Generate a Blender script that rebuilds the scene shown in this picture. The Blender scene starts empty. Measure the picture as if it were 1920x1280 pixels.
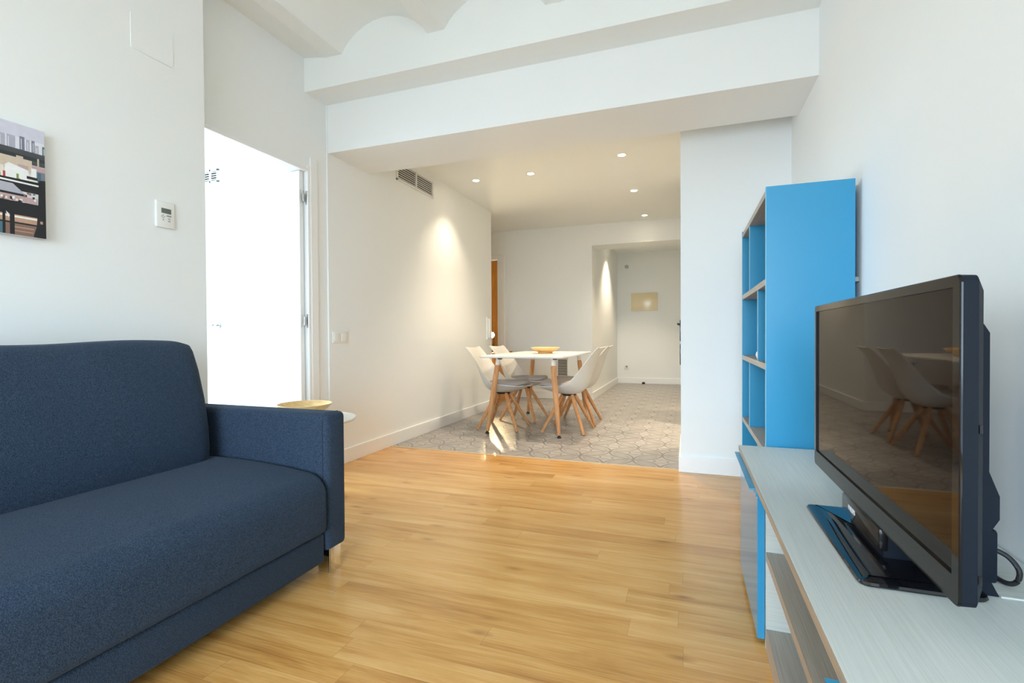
import bpy, bmesh, math, random
from mathutils import Vector, Matrix
random.seed(7)
PI = math.pi
scene = bpy.context.scene
COL = scene.collection

# ------------------------------------------------------------------ helpers
def link(o):
    COL.objects.link(o); return o

def tag(o, label=None, cat=None, group=None, kind=None):
    if label: o['label'] = label
    if cat: o['category'] = cat
    if group: o['group'] = group
    if kind: o['kind'] = kind
    return o

def thing(name, label, cat, loc=(0, 0, 0), rz=0.0, group=None):
    o = bpy.data.objects.new(name, None)
    o.empty_display_size = 0.1
    link(o); o.location = loc; o.rotation_euler = (0, 0, rz)
    return tag(o, label, cat, group)

def obj(name, bm, mats, parent=None, smooth=True, angle=35, local=False, label=None):
    """link bm as ONE mesh object; world coordinates become local to the parent unless local=True"""
    bmesh.ops.recalc_face_normals(bm, faces=bm.faces[:])
    if parent is not None and not local:
        off = Vector((0, 0, 0)); p = parent
        while p is not None:
            off += Vector(p.location); p = p.parent
        bmesh.ops.translate(bm, vec=-off, verts=bm.verts[:])
    me = bpy.data.meshes.new(name)
    bm.to_mesh(me); bm.free()
    if not isinstance(mats, (list, tuple)): mats = [mats]
    for m in mats: me.materials.append(m)
    if smooth:
        for p in me.polygons: p.use_smooth = True
        me.set_sharp_from_angle(angle=math.radians(angle))
    o = bpy.data.objects.new(name, me)
    link(o)
    if parent is not None: o.parent = parent
    if label: o['label'] = label
    return o

def struct(name, bm, mat, label=None, cat='structure', parent=None, smooth=False):
    o = obj(name, bm, mat, parent, smooth=smooth)
    o['kind'] = 'structure'
    if label: o['label'] = label
    if parent is None: o['category'] = cat
    return o

def B(): return bmesh.new()

def quad(bm, pts, mi=0):
    f = bm.faces.new([bm.verts.new(p) for p in pts]); f.material_index = mi; return f

def box(bm, x0, x1, y0, y1, z0, z1, bev=0.0, seg=2, mi=0):
    t = bmesh.new()
    r = bmesh.ops.create_cube(t, size=1)
    for v in t.verts:
        v.co = Vector(((x0+x1)/2+v.co.x*(x1-x0), (y0+y1)/2+v.co.y*(y1-y0), (z0+z1)/2+v.co.z*(z1-z0)))
    if bev > 0:
        bmesh.ops.bevel(t, geom=t.edges[:], offset=bev, segments=seg, profile=0.5, affect='EDGES')
    merge(bm, t, mi)
    return bm

def merge(bm, t, mi=0, M=None):
    vm = {}
    for v in t.verts: vm[v] = bm.verts.new(M @ v.co if M else v.co)
    for f in t.faces:
        try:
            n = bm.faces.new([vm[v] for v in f.verts]); n.material_index = mi
        except ValueError: pass
    t.free()

def ring_loft(bm, rings, cap0=True, cap1=True, mi=0, closed=False):
    vs = [[bm.verts.new(p) for p in r] for r in rings]
    n = len(vs[0]); R = len(vs)
    for i in range(R if closed else R-1):
        a, b = vs[i], vs[(i+1) % R]
        for j in range(n):
            f = bm.faces.new((a[j], a[(j+1) % n], b[(j+1) % n], b[j])); f.material_index = mi
    if not closed:
        if cap0: bm.faces.new(vs[0][::-1]).material_index = mi
        if cap1: bm.faces.new(vs[-1]).material_index = mi

def lathe(bm, prof, c=(0, 0, 0), n=40, mi=0, axis='z'):
    """prof: list of (r, h)"""
    rings = []
    for r, h in prof:
        ring = []
        for k in range(n):
            a = 2*PI*k/n; u, v = r*math.cos(a), r*math.sin(a)
            if axis == 'z': p = (c[0]+u, c[1]+v, c[2]+h)
            elif axis == 'x': p = (c[0]+h, c[1]+u, c[2]+v)
            else: p = (c[0]+u, c[1]+h, c[2]+v)
            ring.append(p)
        rings.append(ring)
    ring_loft(bm, rings, True, True, mi)

def tube(bm, pts, rads, n=14, mi=0, sq=0.0):
    """round tube through points with a radius per point"""
    if not isinstance(rads, (list, tuple)): rads = [rads]*len(pts)
    P = [Vector(p) for p in pts]; rings = []
    for i, p in enumerate(P):
        d = (P[min(i+1, len(P)-1)] - P[max(i-1, 0)]).normalized()
        a = Vector((0, 0, 1)) if abs(d.z) < .9 else Vector((1, 0, 0))
        u = d.cross(a).normalized(); v = d.cross(u).normalized()
        rings.append([p + u*math.cos(2*PI*k/n)*rads[i] + v*math.sin(2*PI*k/n)*rads[i] for k in range(n)])
    ring_loft(bm, rings, True, True, mi)

def prism(bm, poly, axis, a, b, mi=0):
    """extrude a 2D polygon along axis from a to b.  axis y: poly=(x,z); x: (y,z); z: (x,y)"""
    def P(q, h):
        return {'y': (q[0], h, q[1]), 'x': (h, q[0], q[1]), 'z': (q[0], q[1], h)}[axis]
    ring_loft(bm, [[P(q, a) for q in poly], [P(q, b) for q in poly]], True, True, mi)

def rrect(x0, x1, y0, y1, r, n=6):
    out = []
    for cx, cy, a0 in ((x1-r, y1-r, 0), (x0+r, y1-r, 90), (x0+r, y0+r, 180), (x1-r, y0+r, 270)):
        for k in range(n+1):
            a = math.radians(a0+90*k/n); out.append((cx+r*math.cos(a), cy+r*math.sin(a)))
    return out

def inset(poly, d):
    n = len(poly); out = []
    area = sum(poly[i][0]*poly[(i+1) % n][1]-poly[(i+1) % n][0]*poly[i][1] for i in range(n))
    s = 1 if area > 0 else -1
    for i in range(n):
        p0, p1, p2 = Vector(poly[i-1]), Vector(poly[i]), Vector(poly[(i+1) % n])
        e1, e2 = (p1-p0), (p2-p1)
        if e1.length < 1e-9 or e2.length < 1e-9: out.append(tuple(p1)); continue
        e1.normalize(); e2.normalize()
        n1 = Vector((-e1.y, e1.x))*s; n2 = Vector((-e2.y, e2.x))*s
        m = (n1+n2)
        m = m.normalized() if m.length > 1e-6 else n1
        k = 1/max(.5, m.dot(n1))
        q = p1+m*d*k
        out.append((q.x, q.y))
    return out

def pillow(bm, poly, axis, a, b, r, seg=6, mi=0, bulge=0.0, slices=12, zf=1.0):
    """extruded polygon whose ends are rounded with radius r"""
    def P(q, h):
        return {'y': (q[0], h, q[1]), 'x': (h, q[0], q[1]), 'z': (q[0], q[1], h)}[axis]
    rings = []
    st = []
    for k in range(seg+1):
        t = k/seg*PI/2; st.append((a+r*(1-math.sin(t)), r*(1-math.cos(t))))
    st = [(a+r*(1-math.sin(k/seg*PI/2)), r*(1-math.cos(k/seg*PI/2))) for k in range(seg, -1, -1)]
    mid = [(a+r+(b-a-2*r)*k/slices, 0) for k in range(1, slices)]
    en = [(a+b-h, d) for h, d in st][::-1]
    for h, d in st+mid+en:
        t = (h-a)/(b-a); bl = bulge*math.sin(PI*t)**.6 if 0 < t < 1 else 0
        rings.append([P((q[0], q0[1]+(q[1]-q0[1])*zf), h) for q, q0 in zip(inset(poly, d-bl), poly)])
    ring_loft(bm, rings, True, True, mi)

def copy_tree(o, parent=None):
    c = o.copy(); COL.objects.link(c); c.parent = parent
    for ch in [x for x in bpy.data.objects if x.parent == o]:
        copy_tree(ch, c)
    return c

# ------------------------------------------------------------------ materials
def newmat(name):
    m = bpy.data.materials.new(name); m.use_nodes = True
    nt = m.node_tree; b = nt.nodes['Principled BSDF']
    return m, nt, b

def N(nt, typ, **kw):
    n = nt.nodes.new(typ)
    for k, v in kw.items(): setattr(n, k, v)
    return n

def mathn(nt, op, a, b=None, c=None, clamp=False):
    n = nt.nodes.new('ShaderNodeMath'); n.operation = op; n.use_clamp = clamp
    for i, x in enumerate((a, b, c)):
        if x is None: continue
        if isinstance(x, (int, float)): n.inputs[i].default_value = x
        else: nt.links.new(x, n.inputs[i])
    return n.outputs[0]

def mixc(nt, fac, a, b):
    n = nt.nodes.new('ShaderNodeMix'); n.data_type = 'RGBA'
    for sock, x in ((n.inputs[0], fac), (n.inputs[6], a), (n.inputs[7], b)):
        if isinstance(x, (int, float)): sock.default_value = x
        elif isinstance(x, tuple): sock.default_value = (*x, 1) if len(x) == 3 else x
        else: nt.links.new(x, sock)
    return n.outputs[2]

def lin(r, g, b):
    f = lambda c: ((c/255)/12.92 if c/255 <= .04045 else ((c/255+.055)/1.055)**2.4)
    return (f(r), f(g), f(b))

def mat(name, col, rough=.5, metal=0.0, noise=0.03, scale=30, bump=0.0, bscale=200, spec=.5, coat=0.0, emit=None, stretch=None):
    m, nt, b = newmat(name)
    tc = N(nt, 'ShaderNodeTexCoord')
    vec = tc.outputs['Object']
    if stretch:
        mp = N(nt, 'ShaderNodeMapping'); mp.inputs['Scale'].default_value = stretch
        nt.links.new(vec, mp.inputs[0]); vec = mp.outputs[0]
    nz = N(nt, 'ShaderNodeTexNoise'); nz.inputs['Scale'].default_value = scale; nz.inputs['Detail'].default_value = 4
    nt.links.new(vec, nz.inputs['Vector'])
    d = tuple(max(0, c*(1-noise)) for c in col); u = tuple(min(1, c*(1+noise)) for c in col)
    c = mixc(nt, nz.outputs[0], d, u)
    nt.links.new(c, b.inputs['Base Color'])
    b.inputs['Roughness'].default_value = rough; b.inputs['Metallic'].default_value = metal
    b.inputs['Specular IOR Level'].default_value = spec
    b.inputs['Coat Weight'].default_value = coat
    if bump:
        n2 = N(nt, 'ShaderNodeTexNoise'); n2.inputs['Scale'].default_value = bscale; n2.inputs['Detail'].default_value = 3
        nt.links.new(vec, n2.inputs['Vector'])
        bp = N(nt, 'ShaderNodeBump'); bp.inputs['Strength'].default_value = bump; bp.inputs['Distance'].default_value = .002
        nt.links.new(n2.outputs[0], bp.inputs['Height']); nt.links.new(bp.outputs[0], b.inputs['Normal'])
    if emit:
        b.inputs['Emission Color'].default_value = (*emit[0], 1); b.inputs['Emission Strength'].default_value = emit[1]
    return m

WALL = mat('wall_paint', (.83, .85, .84), .75, noise=.008, scale=3, bump=.04, bscale=160, spec=.25)
CEIL = mat('ceiling_paint', (.82, .845, .825), .8, noise=.008, scale=3, bump=.04, bscale=120, spec=.2)
TRIM = mat('trim_lacquer', (.85, .855, .85), .4, noise=.006)
DOORW = mat('door_lacquer', (.86, .865, .86), .4, noise=.006)
WHITE_PL = mat('white_plastic', (.80, .80, .77), .35, noise=.01)
GREY_PL = mat('grey_plastic', (.30, .31, .30), .4)
LCD = mat('lcd_glass', (.13, .15, .12), .15)
STEEL = mat('brushed_steel', (.62, .62, .60), .28, metal=1, noise=.05, scale=80)
CHROME = mat('chrome', (.86, .87, .88), .12, metal=1, noise=.02)
BLACK_PL = mat('black_plastic', lin(14, 22, 32), .6, spec=.2, noise=.06)
BLACK_GL = mat('black_gloss', (.006, .006, .008), .05, spec=.6, noise=.1)
BEZEL = mat('bezel_gloss', (.008, .007, .007), .06, spec=.2, noise=.1)
SCREEN = mat('screen_glass', (.012, .008, .006), .03, spec=.08, noise=.02)
RUBBER = mat('black_rubber', (.01, .01, .011), .6)
DARKMET = mat('dark_metal', (.03, .03, .03), .4, metal=.6)
BLUE_DOOR = mat('blue_door_lacquer', lin(52, 140, 184), .13, noise=.012, scale=6, spec=.5)
BLUE = mat('blue_lacquer', lin(50, 142, 184), .28, noise=.012, scale=6, spec=.45)
BLUE_EDGE = mat('blue_edge_band', lin(120, 190, 220), .4, noise=.012, scale=6)
SHELLM = mat('shell_plastic', lin(214, 212, 206), .35, noise=.012, scale=8, spec=.4)
PADM = mat('pad_fabric', lin(172, 165, 162), .9, noise=.10, scale=250, bump=.3, bscale=700)
TABW = mat('table_lacquer', (.82, .81, .77), .25, noise=.01)
DUCT_SHADE = mat('duct_shade', (.02, .018, .015), .8)
LAMPG = mat('lamp_glass', (1, .95, .85), .3, emit=((1, .85, .62), 60))
BULB = mat('bulb_glass', (1, .9, .7), .3, emit=((1, .78, .42), 3000))

def wood(name, c0, c1, c2, axis=(1, 1, 1), scale=1.0, rough=.45):
    """straight-grained wood, grain runs along the axis with the small scale value"""
    m, nt, b = newmat(name)
    tc = N(nt, 'ShaderNodeTexCoord'); mp = N(nt, 'ShaderNodeMapping')
    mp.inputs['Scale'].default_value = tuple(a*scale for a in axis)
    nt.links.new(tc.outputs['Object'], mp.inputs[0])
    n1 = N(nt, 'ShaderNodeTexNoise'); n1.inputs['Scale'].default_value = 1; n1.inputs['Detail'].default_value = 6
    n1.inputs['Roughness'].default_value = .6; n1.inputs['Distortion'].default_value = .4
    nt.links.new(mp.outputs[0], n1.inputs['Vector'])
    r = N(nt, 'ShaderNodeValToRGB')
    r.color_ramp.elements[0].position = .3; r.color_ramp.elements[0].color = (*c0, 1)
    r.color_ramp.elements[1].position = .7; r.color_ramp.elements[1].color = (*c2, 1)
    e = r.color_ramp.elements.new(.5); e.color = (*c1, 1)
    nt.links.new(n1.outputs[0], r.inputs[0]); nt.links.new(r.outputs[0], b.inputs['Base Color'])
    b.inputs['Roughness'].default_value = rough; b.inputs['Specular IOR Level'].default_value = .35
    return m
BEECH = wood('beech_legs', lin(186, 130, 82), lin(202, 146, 96), lin(216, 166, 114), (60, 60, 5))
BEECH_TOP = wood('pale_bowl_wood', lin(206, 168, 108), lin(220, 184, 126), lin(232, 200, 146), (8, 40, 60))
HALLWOOD = wood('honey_wood', lin(176, 112, 40), lin(196, 130, 52), lin(210, 146, 66), (40, 40, 3))
GREYWOOD = wood('grey_linen_laminate', lin(189, 194, 189), lin(197, 202, 198), lin(204, 209, 206), (420, 5, 420), rough=.5)
GREYWOOD_X = wood('grey_linen_laminate_side', lin(184, 186, 180), lin(194, 197, 191), lin(203, 206, 200), (5, 300, 420), rough=.5)
EDGEW = wood('tan_edge_band', lin(160, 142, 124), lin(172, 154, 136), lin(182, 165, 148), (120, 4, 120), rough=.55)
SHELFW = wood('taupe_shelf_laminate', lin(152, 146, 136), lin(164, 158, 148), lin(175, 170, 160), (380, 5, 380), rough=.5)

def fabric():
    m, nt, b = newmat('navy_weave')
    tc = N(nt, 'ShaderNodeTexCoord')
    n1 = N(nt, 'ShaderNodeTexNoise'); n1.inputs['Scale'].default_value = 420; n1.inputs['Detail'].default_value = 3
    n2 = N(nt, 'ShaderNodeTexNoise'); n2.inputs['Scale'].default_value = 6; n2.inputs['Detail'].default_value = 3
    mp = N(nt, 'ShaderNodeMapping'); mp.inputs['Scale'].default_value = (220, 700, 700)
    n3 = N(nt, 'ShaderNodeTexNoise'); n3.inputs['Scale'].default_value = 1
    nt.links.new(tc.outputs['Object'], n1.inputs['Vector']); nt.links.new(tc.outputs['Object'], n2.inputs['Vector'])
    nt.links.new(tc.outputs['Object'], mp.inputs[0]); nt.links.new(mp.outputs[0], n3.inputs['Vector'])
    f = mathn(nt, 'ADD', mathn(nt, 'MULTIPLY', n1.outputs[0], .55), mathn(nt, 'MULTIPLY', n3.outputs[0], .45))
    r = N(nt, 'ShaderNodeValToRGB')
    r.color_ramp.elements[0].position = .36; r.color_ramp.elements[0].color = (*lin(22, 31, 44), 1)
    r.color_ramp.elements[1].position = .66; r.color_ramp.elements[1].color = (*lin(68, 85, 107), 1)
    nt.links.new(f, r.inputs[0])
    c = mixc(nt, mathn(nt, 'MULTIPLY', n2.outputs[0], .25), r.outputs[0], lin(36, 46, 60))
    nt.links.new(c, b.inputs['Base Color'])
    b.inputs['Roughness'].default_value = .95; b.inputs['Specular IOR Level'].default_value = .1
    b.inputs['Sheen Weight'].default_value = .08; b.inputs['Sheen Roughness'].default_value = .5
    b.inputs['Sheen Tint'].default_value = (.6, .7, .85, 1)
    bp = N(nt, 'ShaderNodeBump'); bp.inputs['Strength'].default_value = .35; bp.inputs['Distance'].default_value = .002
    nt.links.new(f, bp.inputs['Height']); nt.links.new(bp.outputs[0], b.inputs['Normal'])
    return m
FABRIC = fabric()
SEAM = mat('seam_thread', lin(28, 38, 52), .9)

def laminate():
    m, nt, b = newmat('oak_laminate')
    tc = N(nt, 'ShaderNodeTexCoord'); sx = N(nt, 'ShaderNodeSeparateXYZ')
    nt.links.new(tc.outputs['Object'], sx.inputs[0])
    X, Y = sx.outputs[0], sx.outputs[1]
    W, L = .0965, 1.2
    row = mathn(nt, 'FLOOR', mathn(nt, 'DIVIDE', Y, W))
    wn = N(nt, 'ShaderNodeTexWhiteNoise', noise_dimensions='1D'); nt.links.new(row, wn.inputs['W'])
    xs = mathn(nt, 'ADD', mathn(nt, 'DIVIDE', X, L), mathn(nt, 'MULTIPLY', wn.outputs[0], 7.3))
    col = mathn(nt, 'FLOOR', xs)
    cb = N(nt, 'ShaderNodeCombineXYZ'); nt.links.new(row, cb.inputs[0]); nt.links.new(col, cb.inputs[1])
    w2 = N(nt, 'ShaderNodeTexWhiteNoise', noise_dimensions='2D'); nt.links.new(cb.outputs[0], w2.inputs['Vector'])
    tone = w2.outputs[0]
    # grain: stretched along x, shifted per plank
    off = mathn(nt, 'MULTIPLY', tone, 37.0)
    def grain(sxx, syy, det, dist):
        c = N(nt, 'ShaderNodeCombineXYZ')
        nt.links.new(mathn(nt, 'ADD', mathn(nt, 'MULTIPLY', X, sxx), off), c.inputs[0])
        nt.links.new(mathn(nt, 'ADD', mathn(nt, 'MULTIPLY', Y, syy), off), c.inputs[1])
        n = N(nt, 'ShaderNodeTexNoise'); n.inputs['Scale'].default_value = 1; n.inputs['Detail'].default_value = det
        n.inputs['Distortion'].default_value = dist; n.inputs['Roughness'].default_value = .6
        nt.links.new(c.outputs[0], n.inputs['Vector']); return n.outputs[0]
    g1 = grain(1.6, 16, 4, .8); g2 = grain(5, 170, 5, .3); g3 = grain(.9, 7, 2, 1.2)
    r = N(nt, 'ShaderNodeValToRGB')
    r.color_ramp.elements[0].position = .33; r.color_ramp.elements[0].color = (*lin(168, 112, 54), 1)
    r.color_ramp.elements[1].position = .66; r.color_ramp.elements[1].color = (*lin(226, 180, 116), 1)
    e = r.color_ramp.elements.new(.49); e.color = (*lin(206, 154, 86), 1)
    f = mathn(nt, 'ADD', mathn(nt, 'MULTIPLY', g1, .45), mathn(nt, 'ADD', mathn(nt, 'MULTIPLY', g2, .30), mathn(nt, 'MULTIPLY', g3, .25)))
    f = mathn(nt, 'ADD', f, mathn(nt, 'MULTIPLY', mathn(nt, 'SUBTRACT', tone, .5), .10))
    nt.links.new(f, r.inputs[0]); c = r.outputs[0]
    # knots
    kc = N(nt, 'ShaderNodeCombineXYZ')
    nt.links.new(mathn(nt, 'MULTIPLY', X, 1.9), kc.inputs[0]); nt.links.new(mathn(nt, 'MULTIPLY', Y, 5.5), kc.inputs[1])
    vo = N(nt, 'ShaderNodeTexVoronoi'); vo.voronoi_dimensions = '2D'; vo.inputs['Scale'].default_value = 1.0; nt.links.new(kc.outputs[0], vo.inputs['Vector'])
    kn = N(nt, 'ShaderNodeMapRange'); kn.inputs[1].default_value = .01; kn.inputs[2].default_value = .10
    kn.inputs[3].default_value = .75; kn.inputs[4].default_value = 0
    nt.links.new(vo.outputs['Distance'], kn.inputs[0])
    vs = N(nt, 'ShaderNodeSeparateColor'); nt.links.new(vo.outputs['Color'], vs.inputs[0])
    gate = mathn(nt, 'GREATER_THAN', vs.outputs[0], .66)
    c = mixc(nt, mathn(nt, 'MULTIPLY', gate, mathn(nt, 'MULTIPLY', kn.outputs[0], mathn(nt, 'MULTIPLY', g1, 1.5))), c, lin(132, 78, 36))
    # seams between planks
    fy = mathn(nt, 'FRACT', mathn(nt, 'DIVIDE', Y, W)); fx = mathn(nt, 'FRACT', xs)
    ey = mathn(nt, 'LESS_THAN', mathn(nt, 'MINIMUM', fy, mathn(nt, 'SUBTRACT', 1, fy)), .010)
    ex = mathn(nt, 'LESS_THAN', mathn(nt, 'MINIMUM', fx, mathn(nt, 'SUBTRACT', 1, fx)), .0009)
    c = mixc(nt, mathn(nt, 'MULTIPLY', mathn(nt, 'MAXIMUM', ey, ex), .30), c, lin(120, 74, 36))
    nt.links.new(c, b.inputs['Base Color'])
    b.inputs['Roughness'].default_value = .21; b.inputs['Specular IOR Level'].default_value = .5
    bp = N(nt, 'ShaderNodeBump'); bp.inputs['Strength'].default_value = .06; bp.inputs['Distance'].default_value = .002
    nt.links.new(g2, bp.inputs['Height']); nt.links.new(bp.outputs[0], b.inputs['Normal'])
    return m

def tiles():
    m, nt, b = newmat('patterned_cement_tile')
    tc = N(nt, 'ShaderNodeTexCoord'); sx = N(nt, 'ShaderNodeSeparateXYZ')
    nt.links.new(tc.outputs['Object'], sx.inputs[0])
    X = mathn(nt, 'ADD', sx.outputs[0], .19); Y = mathn(nt, 'SUBTRACT', sx.outputs[1], 3.757)
    # lattice of circles (radius .2) on a grid turned by 45 degrees, spacing .2828
    u = mathn(nt, 'DIVIDE', mathn(nt, 'ADD', X, Y), .4); v = mathn(nt, 'DIVIDE', mathn(nt, 'SUBTRACT', Y, X), .4)
    a = mathn(nt, 'ABSOLUTE', mathn(nt, 'SUBTRACT', mathn(nt, 'FRACT', mathn(nt, 'ADD', u, .5)), .5))
    c_ = mathn(nt, 'ABSOLUTE', mathn(nt, 'SUBTRACT', mathn(nt, 'FRACT', mathn(nt, 'ADD', v, .5)), .5))
    def ln(x, y): return mathn(nt, 'SQRT', mathn(nt, 'ADD', mathn(nt, 'MULTIPLY', x, x), mathn(nt, 'MULTIPLY', y, y)))
    d1 = ln(mathn(nt, 'SUBTRACT', a, 1), c_); d2 = ln(a, mathn(nt, 'SUBTRACT', c_, 1))
    e1 = mathn(nt, 'SUBTRACT', d1, .7071); e2 = mathn(nt, 'SUBTRACT', d2, .7071)   # <0 inside a petal
    em = mathn(nt, 'MINIMUM', e1, e2)
    def soft(x, w0, w1):
        k = N(nt, 'ShaderNodeMapRange'); k.interpolation_type = 'SMOOTHSTEP'
        k.inputs[1].default_value = w0; k.inputs[2].default_value = w1; k.inputs[3].default_value = 1; k.inputs[4].default_value = 0
        nt.links.new(x, k.inputs[0]); return k.outputs[0]
    line = soft(mathn(nt, 'MINIMUM', mathn(nt, 'ABSOLUTE', e1), mathn(nt, 'ABSOLUTE', e2)), .018, .034)
    # inner outline of each petal and a rib down its middle
    own = mathn(nt, 'SUBTRACT', .7071, ln(a, c_))
    inner = soft(mathn(nt, 'ABSOLUTE', mathn(nt, 'ADD', em, .105)), .010, .022)
    rib = soft(mathn(nt, 'SUBTRACT', .5, mathn(nt, 'MAXIMUM', a, c_)), .006, .016)
    star = soft(mathn(nt, 'ABSOLUTE', mathn(nt, 'SUBTRACT', mathn(nt, 'MULTIPLY', a, c_), .012)), .002, .006)
    star = mathn(nt, 'MULTIPLY', star, soft(ln(a, c_), .24, .28))
    nz = N(nt, 'ShaderNodeTexNoise'); nz.inputs['Scale'].default_value = 14; nz.inputs['Detail'].default_value = 3
    nt.links.new(tc.outputs['Object'], nz.inputs['Vector'])
    base = mixc(nt, nz.outputs[0], lin(162, 158, 154), lin(174, 170, 166))
    pet = soft(em, -.012, .0)
    base = mixc(nt, mathn(nt, 'MULTIPLY', pet, .22), base, lin(152, 148, 143))
    f = mathn(nt, 'MAXIMUM', mathn(nt, 'MULTIPLY', line, .72), mathn(nt, 'MAXIMUM', mathn(nt, 'MULTIPLY', inner, .50), mathn(nt, 'MAXIMUM', mathn(nt, 'MULTIPLY', rib, .42), mathn(nt, 'MULTIPLY', star, .6))))
    c = mixc(nt, f, base, lin(92, 88, 84))
    # grout of the 20 cm tiles
    gx = mathn(nt, 'FRACT', mathn(nt, 'DIVIDE', mathn(nt, 'ADD', X, .1), .2)); gy = mathn(nt, 'FRACT', mathn(nt, 'DIVIDE', mathn(nt, 'ADD', Y, .1), .2))
    g = mathn(nt, 'MAXIMUM', mathn(nt, 'LESS_THAN', gx, .009), mathn(nt, 'LESS_THAN', gy, .009))
    c = mixc(nt, mathn(nt, 'MULTIPLY', g, .25), c, lin(150, 142, 130))
    nt.links.new(c, b.inputs['Base Color'])
    b.inputs['Roughness'].default_value = .36; b.inputs['Specular IOR Level'].default_value = .5
    return m
LAMINATE = laminate(); TILES = tiles()

# ------------------------------------------------------------------ the room
XL, XR, XS, YS = -2.378, .612, -2.22, 1.77
YBK = -2.5                       # window wall behind the camera
ZC = 2.507
YF = 3.565                       # laminate / tile joint
bm = B(); box(bm, -2.5, XR+.1, YBK-.1, YF, -.06, 0); struct('floor', bm, LAMINATE, 'warm oak laminate floor of the living room', 'floor')
bm = B(); box(bm, -4.3, 1.6, YF, 9.8, -.06, 0); struct('floor', bm, TILES, 'patterned grey and beige tile floor of the dining area', 'floor')
bm = B(); box(bm, XL, -.049, YF-.012, YF+.012, 0, .003, .001); struct('trim_1', bm, mat('joint_strip', lin(196, 178, 150), .4), 'thin joint strip where laminate meets patterned tiles', 'trim')
bm = B(); box(bm, -5.3, -2.5, .2, 3.02, -.06, 0); struct('floor', bm, TILES, 'floor of the bright room behind the open door', 'floor')

# vaulted ceiling: joists along y with shallow vaults between
bm = B()
zj, rise, pitch, jw = 2.738, .165, .732, .112
def vault(x):
    j0 = -2.2
    if x < j0: return zj+.03*(j0-x)/.178
    t = (x-j0) % pitch
    if t <= jw: return zj
    s = (t-jw)/(pitch-jw); s = 2*s-1
    hc = (pitch-jw)/2; R_ = (hc*hc+rise*rise)/(2*rise)
    return zj+math.sqrt(max(0, R_*R_-(s*hc)**2))-(R_-rise)
xs = []
x = XL-.04
while x < XR+.08:
    xs.append(x); x += .012
for j in range(-1, 5):
    for e in (0, jw): 
        q = -2.2+j*pitch+e
        if XL-.03 < q < XR+.06: xs += [q-.0004, q+.0004]
xs = sorted(xs)
prof = [(q, vault(q)) for q in xs]
for a_, b_ in zip(prof, prof[1:]):
    quad(bm, [(a_[0], YBK-.1, a_[1]), (b_[0], YBK-.1, b_[1]), (b_[0], 2.64, b_[1]), (a_[0], 2.64, a_[1])])
bmesh.ops.remove_doubles(bm, verts=bm.verts[:], dist=1e-5)
top = 3.05
poly = [(prof[0][0], top), (prof[-1][0], top)]
quad(bm, [(poly[0][0], YBK-.1, top), (poly[1][0], YBK-.1, top), (poly[1][0], 2.64, top), (poly[0][0], 2.64, top)])
o = struct('ceiling', bm, CEIL, 'white vaulted ceiling with shallow arches between joists', 'ceiling', smooth=True)
bm = B(); box(bm, XL-.05, XR+.05, 2.628, 2.835, 2.547, top); struct('trim_2', bm, CEIL, 'upper white ceiling beam under the vault ends', 'beam')
bm = B(); box(bm, XL-.05, XR+.05, 2.835, 3.31, 2.214, top); struct('trim_3', bm, WALL, 'deep white beam over the opening to the dining area', 'beam')
bm = B(); box(bm, -4.3, 1.6, 3.31, 9.8, ZC, ZC+.1); struct('ceiling', bm, CEIL, 'flat dining ceiling with recessed spotlights', 'ceiling')

# left wall: sofa wall (thicker), door wall, dining wall
bm = B(); box(bm, -2.56, XS, YBK-.1, YS, 0, top); struct('wall_left', bm, WALL, 'white wall behind the sofa', 'wall')
bm = B()
DY0, DY1, DZ = 1.84, 2.645, 2.052       # door opening
box(bm, -2.5, XL-.012, YS, DY0, 0, top); box(bm, -2.5, XL-.012, DY1, 2.83, 0, top); box(bm, -2.5, XL-.012, DY0, DY1, DZ, top)
struct('wall_left', bm, WALL, 'white wall around the open bedroom door', 'wall')
bm = B(); box(bm, -2.5, XL, 2.83, 5.87, 0, top); struct('wall_left', bm, WALL, 'long white dining wall with air vent', 'wall')
bm = B(); box(bm, XR, XR+.12, YBK-.1, 3.9, 0, top); struct('wall_right', bm, WALL, 'white wall behind the television', 'wall')
bm = B(); box(bm, -.049, XR, 3.526, 4.3, 0, ZC+.05); struct('wall_middle', bm, WALL, 'white pillar wall beside the blue bookcase', 'wall')
# window wall behind the camera
bm = B()
wx0, wx1, wz0, wz1 = -1.55, .56, .06, 2.30
box(bm, -2.56, wx0, YBK-.12, YBK, 0, top); box(bm, wx1, XR+.12, YBK-.12, YBK, 0, top)
box(bm, wx0, wx1, YBK-.12, YBK, wz1, top); box(bm, wx0, wx1, YBK-.12, YBK, 0, wz0)
struct('wall_back', bm, WALL, 'window wall opposite the dining area', 'wall')
bm = B()
for q in (wx0, (wx0+wx1)/2-.03, wx1-.06): box(bm, q, q+.06, YBK-.09, YBK-.03, wz0, wz1, .004)
box(bm, wx0, wx1, YBK-.09, YBK-.03, wz0, wz0+.06, .004); box(bm, wx0, wx1, YBK-.09, YBK-.03, wz1-.06, wz1, .004)
struct('window_1', bm, TRIM, 'wide balcony window frame', 'window')
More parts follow.
